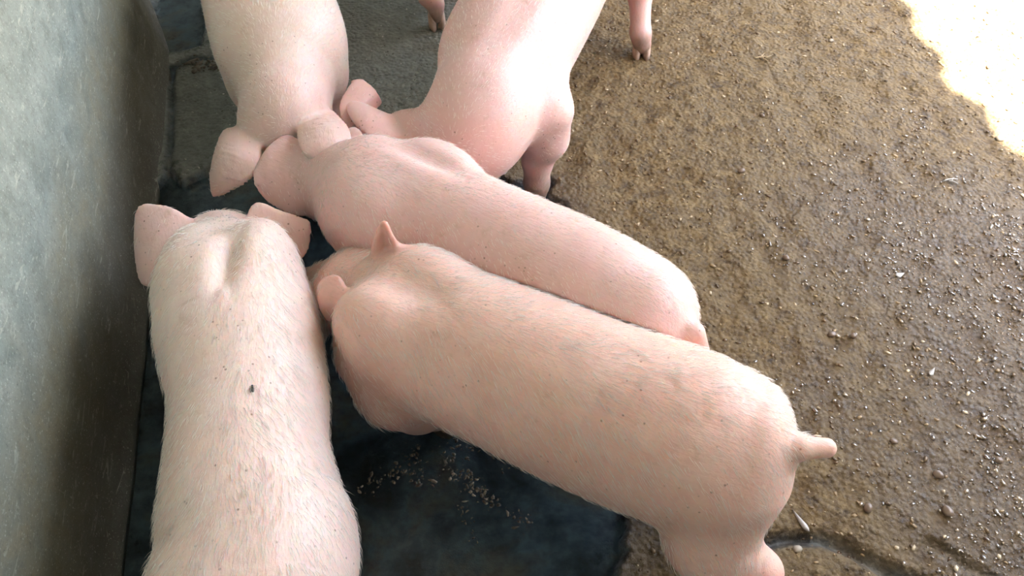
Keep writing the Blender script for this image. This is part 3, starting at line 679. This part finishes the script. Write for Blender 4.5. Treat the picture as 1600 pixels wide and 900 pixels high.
SK = {
 1: skin_material('cream_skin', (0.85, 0.685, 0.60), (0.78, 0.555, 0.50), (0.82, 0.62, 0.52)),
 4: skin_material('peach_skin', (0.79, 0.55, 0.46), (0.72, 0.44, 0.37), (0.74, 0.47, 0.375)),
 2: skin_material('rosy_skin', (0.78, 0.545, 0.50), (0.73, 0.485, 0.44), (0.74, 0.475, 0.42)),
 3: skin_material('buff_skin', (0.76, 0.60, 0.505), (0.76, 0.54, 0.485), (0.72, 0.545, 0.43)),
 5: skin_material('pink_skin', (0.74, 0.51, 0.465), (0.74, 0.49, 0.445), (0.71, 0.455, 0.40))}
finish(p4, 'peach bristly piglet in front with its straight tail stub pointing right', SK[4], 10000, .018, seed=4)
finish(p2, 'rosy piglet behind the one with the tail, its big ear drooping left', SK[2], 6500, .012, avoid=(p4,), seed=2)
pig1 = finish(p1, 'pale cream piglet beside the wall, seen from behind with a fly on it', SK[1], 9500, .018, avoid=(p4,), seed=1)
finish(p3, 'buff piglet at top left facing the viewer with drooping ears', SK[3], 5000, .013, avoid=(), seed=3)
finish(p5, 'pink piglet at top centre facing the viewer, one hind leg set out', SK[5], 6000, .010, avoid=(p2,), hoof_yaw=[None, None, -math.pi / 2 , None], seed=5)
finish(p6, 'piglet beyond the top edge of which only one foot shows', SK[5], 1500, .012, seed=6, hoof_yaw=[-math.pi / 2 + .25, None, None, None])

# ------------------------------------------------------------------ fly on the back of the pale piglet
def ellipsoid(bm, c, rad, seg=10, rot=None):
    res = bmesh.ops.create_uvsphere(bm, u_segments=seg, v_segments=max(5, seg // 2 + 1), radius=1.0)
    for v in res['verts']: v.co = Vector((v.co.x * rad[0] + c[0], v.co.y * rad[1] + c[1], v.co.z * rad[2] + c[2]))
def bm_obj(name, bm, mat, parent=None, smooth=True):
    me = bpy.data.meshes.new(name); bm.to_mesh(me); bm.free(); return link(name, me, mat, parent, smooth)
def project(W):
    q = W - np.array([0, 0, CAMH]); dep = q[:, 1] * math.cos(PITCH) - q[:, 2] * math.sin(PITCH); up = q[:, 1] * math.sin(PITCH) + q[:, 2] * math.cos(PITCH)
    return 800 + F * q[:, 0] / dep, 450 - F * up / dep
def top_at(name, px, py):
    Wv = o_world[name]; u, v = project(Wv); k = np.where(np.hypot(u - px, v - py) < 6)[0]; return Wv[k[np.argmax(Wv[k, 2])]]
M_fly = plain('fly_body', (0.03, 0.028, 0.026), 0.35); M_wing = plain('fly_wing', (0.22, 0.20, 0.17), 0.3)
p = top_at(pig1.name, 400, 604)
fly = bpy.data.objects.new('fly', None); COL.objects.link(fly); fly.location = p + [0, 0, 0.0012]; fly.rotation_euler = (0, 0, math.radians(100)); fly.empty_display_size = 0.01
tag(fly, 'tiny dark fly sitting on the back of the pale cream piglet', 'fly')
bm = bmesh.new(); ellipsoid(bm, (0, 0, .0012), (.0022, .0014, .0012)); bm_obj('thorax', bm, M_fly, fly)
bm = bmesh.new(); ellipsoid(bm, (-.0042, 0, .0011), (.0032, .0017, .0013)); bm_obj('abdomen', bm, M_fly, fly)
bm = bmesh.new(); ellipsoid(bm, (.0030, 0, .0012), (.0012, .0015, .0012)); bm_obj('head', bm, M_fly, fly)
for sg in (-1, 1):
    bm = bmesh.new(); ellipsoid(bm, (-.0045, sg * .0019, .0024), (.0042, .0013, .00012)); bm_obj('wing', bm, M_wing, fly)
    for k in range(3):
        x = .0014 - .0014 * k
        bm = bmesh.new(); vs = [bm.verts.new(q) for q in ((x, sg * .001, .001), (x + .0004, sg * .001, .001), (x + .0008 - .0008 * k, sg * .0034, .0018), (x + .0011 - .0012 * k, sg * .0050, -.0010), (x + .0008 - .0012 * k, sg * .0050, -.0010), (x + .0004 - .0008 * k, sg * .0034, .0021))]
        bm.faces.new((vs[0], vs[1], vs[2], vs[5])); bm.faces.new((vs[5], vs[2], vs[3], vs[4]))
        ex = bmesh.ops.extrude_face_region(bm, geom=bm.faces[:])
        for v in ex['geom']:
            if isinstance(v, bmesh.types.BMVert): v.co.z += .0003
        bm_obj('leg', bm, M_fly, fly)

# ------------------------------------------------------------------ litter on the floor
def fzf(x, y):
    z, _, _ = floor_height(np.atleast_2d(np.asarray(x, float)), np.atleast_2d(np.asarray(y, float))); return float(z[0, 0])
def on_floor(px, py):
    p = A(px, py, 0); return np.array([p[0], p[1], fzf(p[0], p[1])])
M_husk = plain('pale_dry_husk', (0.42, 0.41, 0.38), 0.3, 0.2, 200); M_straw = plain('dull_straw', (0.42, 0.33, 0.19), 0.6, 0.3, 150)
M_stone = plain('wet_stone', (0.16, 0.115, 0.08), 0.25, 0.4, 120); M_palestone = plain('pale_stone', (0.34, 0.30, 0.23), 0.5, 0.25, 120)
def husk(px, py, length, width, deg, label, curl=0.25, mat=None):
    n, mm = 9, 5; v = []; 
    for lay in (0, 1):
        for i in range(n):
            t = i / (n - 1); w = width * (0.04 + (1 - t) ** 0.8 * min(1.0, t * 5) * 1.2)
            for j in range(mm):
                q = j / (mm - 1) - 0.5
                v.append(((t - .5) * length, q * w, 0.0015 + curl * width * (1 - (2 * q) ** 2) + 0.10 * length * (t - .5) ** 2 - lay * 0.0006))
    f = []; K = n * mm
    for i in range(n - 1):
        for j in range(mm - 1):
            a = i * mm + j; f.append((a, a + mm, a + mm + 1, a + 1)); f.append((K + a, K + a + 1, K + a + mm + 1, K + a + mm))
    for i in range(n - 1):
        for j, fl in ((0, 0), (mm - 1, 1)):
            a = i * mm + j; q = (a, K + a, K + a + mm, a + mm); f.append(q if not fl else q[::-1])
    for i in (0, n - 1):
        for j in range(mm - 1):
            a = i * mm + j; f.append((a, a + 1, K + a + 1, K + a) if i == 0 else (a + 1, a, K + a, K + a + 1))
    o = link('husk', pmesh('husk', v, f), mat or M_husk); o.location = on_floor(px, py) + [0, 0, .001]; o.rotation_euler = (0, 0, math.radians(deg))
    tag(o, label, 'husk'); return o
husk(1251, 813, .046, .0105, 118, 'long silvery husk on the wet floor below the tail stub')
husk(1405, 431, .020, .014, 20, 'small white three-cornered flake on the wet floor at right', .1)
husk(1457, 580, .022, .010, 50, 'pale narrow flake on the glistening floor at right', .15)
def twig(px, py, parts, label, mat, rad=.0018):
    o = bpy.data.objects.new('twig', None); COL.objects.link(o); o.location = on_floor(px, py) + [0, 0, .002]; o.empty_display_size = .02; tag(o, label, 'twig')
    for k, (deg, ln, off) in enumerate(parts):
        v, f = [], []; n = 6; m = 6; d = np.array([math.cos(math.radians(deg)), math.sin(math.radians(deg)), 0]); s_ = np.array([-d[1], d[0], 0])
        for i in range(m):
            t = i / (m - 1); c = d * (t * ln) + s_ * (math.sin(t * 3 + k) * .06 * ln) + np.array([off[0], off[1], .003 * math.sin(t * 2.5)]); rr = rad * (1 - .55 * t)
            for j in range(n): v.append(c + s_ * rr * math.cos(2 * math.pi * j / n) + np.array([0, 0, rr * math.sin(2 * math.pi * j / n)]))
        for i in range(m - 1):
            for j in range(n): f.append((i * n + j, i * n + (j + 1) % n, (i + 1) * n + (j + 1) % n, (i + 1) * n + j))
        f.append(tuple(range(n))[::-1]); f.append(tuple((m - 1) * n + j for j in range(n)))
        link('stalk' if k == 0 else 'side_shoot', pmesh('twig', v, f), mat, o)
    return o
twig(1178, 92, [(5, .040, (0, 0)), (60, .020, (.018, 0)), (-50, .018, (.022, 0)), (120, .016, (.024, 0)), (20, .018, (.03, .002))], 'broken forked twig on the brown floor near the set-out hind leg', M_straw)
twig(1472, 285, [(8, .036, (0, 0)), (-28, .020, (.014, 0)), (60, .012, (.02, 0))], 'pale twig on the floor below the sunlit patch', M_husk, .0022)
twig(1130, 118, [(150, .030, (0, 0)), (110, .012, (-.01, .004))], 'short dark straw left of the forked twig', M_straw, .0014)
def lump_mesh(seed):
    bm = bmesh.new(); bmesh.ops.create_icosphere(bm, subdivisions=2, radius=1.0); g = np.random.default_rng(seed)
    a = g.normal(size=(5, 3))
    for v in bm.verts:
        f = 1 + 0.16 * sum(math.sin(2.2 * v.co.dot(Vector(q)) + i) for i, q in enumerate(a)) / 2
        v.co = Vector((v.co.x * 1.25 * f, v.co.y * f, v.co.z * 0.62 * f))
    me = bpy.data.meshes.new('pebble'); bm.to_mesh(me); bm.free(); me.shade_smooth(); return me
LM = [lump_mesh(i) for i in range(5)]
def pebble(px, py, r, deg, mat, label, group=None, k=0):
    me = LM[k % 5].copy(); me.materials.append(mat); o = link('pebble', me, None); o.location = on_floor(px, py) + [0, 0, r * .35]; o.scale = (r, r, r); o.rotation_euler = (0, 0, math.radians(deg)); tag(o, label, 'pebble', group)
pebble(1561, 218, .0085, 20, M_palestone, 'pale rounded pebble at the edge of the sunlit patch')
pebble(1298, 130 - 66, .005, 40, M_palestone, 'small whitish pebble high on the brown floor')
pebble(1157, 271, .0075, 5, M_stone, 'dark oblong crumb on the brown floor right of the middle piglets', k=1)
pebble(1245, 857, .0065, 0, M_palestone, 'pale crumb lying in the dark floor crack', k=2)
for i, (px, py, rr, lb) in enumerate([
    (1465, 742, .008, 'dark wet pebble right of the tail stub, well clear of the crack'), (1355, 796, .008, 'dark wet pebble between the silvery husk and the right edge crack'),
    (1480, 800, .009, 'largest dark wet pebble, just above the short right-hand crack'), (1227, 405, .007, 'dark pebble on the brown floor right of the middle piglet rump'),
    (1300, 522, .007, 'left one of two dark pebbles side by side on the floor'), (1332, 527, .006, 'right one of two dark pebbles side by side on the floor'),
    (1190, 182, .006, 'small dark pebble below the forked twig'), (1395, 690, .006, 'small dark pebble below the narrow pale flake'), (1560, 720, .007, 'dark pebble near the right edge of the wet floor')]):
    pebble(px, py, rr, i * 47, M_stone, lb, 'dark pebbles on the brown floor', i)

def scatter(name, pts, size, mat, label, seed, flat=0.6, cat=None):
    """uncountable crumbs as one object"""
    g = np.random.default_rng(seed); bm = bmesh.new(); bmesh.ops.create_icosphere(bm, subdivisions=1, radius=1.0)
    bv = np.array([v.co[:] for v in bm.verts]); bf = np.array([[v.index for v in f.verts] for f in bm.faces]); bm.free()
    n = len(pts); sc = size * (0.35 + g.random(n) ** 3 * 1.3); el = 1 + g.random(n) * 1.2; an = g.random(n) * 6.28
    J = bv[None] * (1 + 0.25 * g.normal(size=(n, len(bv), 1))); J = J * np.stack([sc * el, sc, sc * flat], -1)[:, None]
    c, s_ = np.cos(an)[:, None], np.sin(an)[:, None]
    V = np.stack([J[..., 0] * c - J[..., 1] * s_, J[..., 0] * s_ + J[..., 1] * c, J[..., 2]], -1) + pts[:, None]
    FF = (bf[None] + (np.arange(n) * len(bv))[:, None, None]).reshape(-1, 3)
    o = link(name, mesh(name, V.reshape(-1, 3), FF), mat); tag(o, label, cat or 'grit', kind='stuff')
    set_attr(o.data, 'tone', np.repeat(g.random(n), len(bv))); return o
def grit_material(name, stops, rough):
    m, nt, b = new_mat(name); nt.links.new(ramp(nt, attr(nt, 'tone'), stops), b.inputs['Base Color']); b.inputs['Roughness'].default_value = rough; return m
M_grit = grit_material('grit', [(0.0, (0.07, 0.042, 0.02)), (0.55, (0.20, 0.135, 0.07)), (0.85, (0.38, 0.28, 0.15)), (1.0, (0.66, 0.57, 0.40))], 0.10)
M_wetgrit = grit_material('wet_grit', [(0.0, (0.06, 0.036, 0.016)), (0.7, (0.15, 0.10, 0.05)), (1.0, (0.30, 0.22, 0.12))], 0.06)
wb = M_wetgrit.node_tree.nodes['Principled BSDF']; wb.inputs['Coat Weight'].default_value = 1.0; wb.inputs['Coat IOR'].default_value = 2.3; wb.inputs['Coat Roughness'].default_value = 0.04
M_scum = grit_material('feed_scum', [(0.0, (0.06, 0.045, 0.028)), (0.7, (0.15, 0.12, 0.08)), (1.0, (0.36, 0.31, 0.22))], 0.5)
M_crumb = grit_material('pale_crumbs', [(0.0, (0.12, 0.12, 0.09)), (0.6, (0.30, 0.29, 0.23)), (1.0, (0.72, 0.70, 0.60))], 0.3)
g = np.random.default_rng(99)
q = np.stack([g.uniform(-0.15, 1.7, 9000), g.uniform(0.2, 2.1, 9000)], -1)
zz, dd, _ = floor_height(q[:, :1], q[:, 1:]); keep = (dd[:, 0] > 0.012)
q = np.column_stack([q[keep], zz[keep, 0] + 0.0006])
scatter('grit', q, .0024, M_grit, 'coarse grit and crumbs of dung strewn over the brown floor', 5)
q = np.stack([g.uniform(0.25, 1.7, 26000), g.uniform(0.2, 1.75, 26000)], -1)
zz, dd, _ = floor_height(q[:, :1], q[:, 1:]); wq = smooth01((q[:, 0] - 0.40 + 0.35 * fbm(q[:, 0], q[:, 1], 4, 3, 51)) / 0.6) * smooth01((1.62 - q[:, 1] + 0.35 * fbm(q[:, 0], q[:, 1], 5, 3, 61)) / 0.6)
wq = wq * (0.25 + 1.2 * np.clip(0.5 + 1.2 * fbm(q[:, 0], q[:, 1], 14, 3, 77), 0, 1)); keep = (dd[:, 0] > 0.012) & (g.random(len(q)) < wq * 0.6)
q = np.column_stack([q[keep], zz[keep, 0] + 0.0003]); scatter('wet_grit', q, .0026, M_wetgrit, 'glistening wet grit on the soaked right half of the floor', 15)
q = np.stack([g.uniform(-0.85, -0.1, 2200), g.uniform(1.1, 2.1, 2200)], -1)
zz, dd, d2 = floor_height(q[:, :1], q[:, 1:]); keep = (dd[:, 0] > 0.01) & (d2[:, 0] > 0.01) & ((q[:, 0] - WALL1[0]) * wn[0] + (q[:, 1] - WALL1[1]) * wn[1] > 0.03)
q = np.column_stack([q[keep], zz[keep, 0] + 0.0004]); scatter('grit', q, .0016, M_crumb, 'fine pale crumbs on the dark slab behind the piglets', 6)
pts = []
for (x0, y0, x1, y1, n, sp) in ((690, 715, 775, 790, 150, 8), (640, 700, 665, 760, 70, 10), (700, 690, 860, 730, 120, 12), (790, 800, 830, 815, 30, 8), (560, 770, 640, 730, 60, 10), (720, 780, 745, 848, 30, 8)):
    t = g.random(n); 
    for tt in t:
        a = A(x0 + (x1 - x0) * tt + g.normal(0, sp), y0 + (y1 - y0) * tt + g.normal(0, sp), -0.013); pts.append(a)
scatter('feed_scum', np.array(pts), .0021, M_scum, 'broken crumbs of feed floating on the dark puddle', 7, 0.35, 'feed')
pts = [A(322 + g.normal(0, 16), 100 + g.normal(0, 6), 0.002) for _ in range(70)]
pts = np.array([[p_[0], p_[1], fzf(p_[0], p_[1]) + .002] for p_ in pts]); scatter('chaff', pts, .006, M_scum, 'little heap of wet chaff on the dark slab by the wall', 8, 0.3, 'chaff')
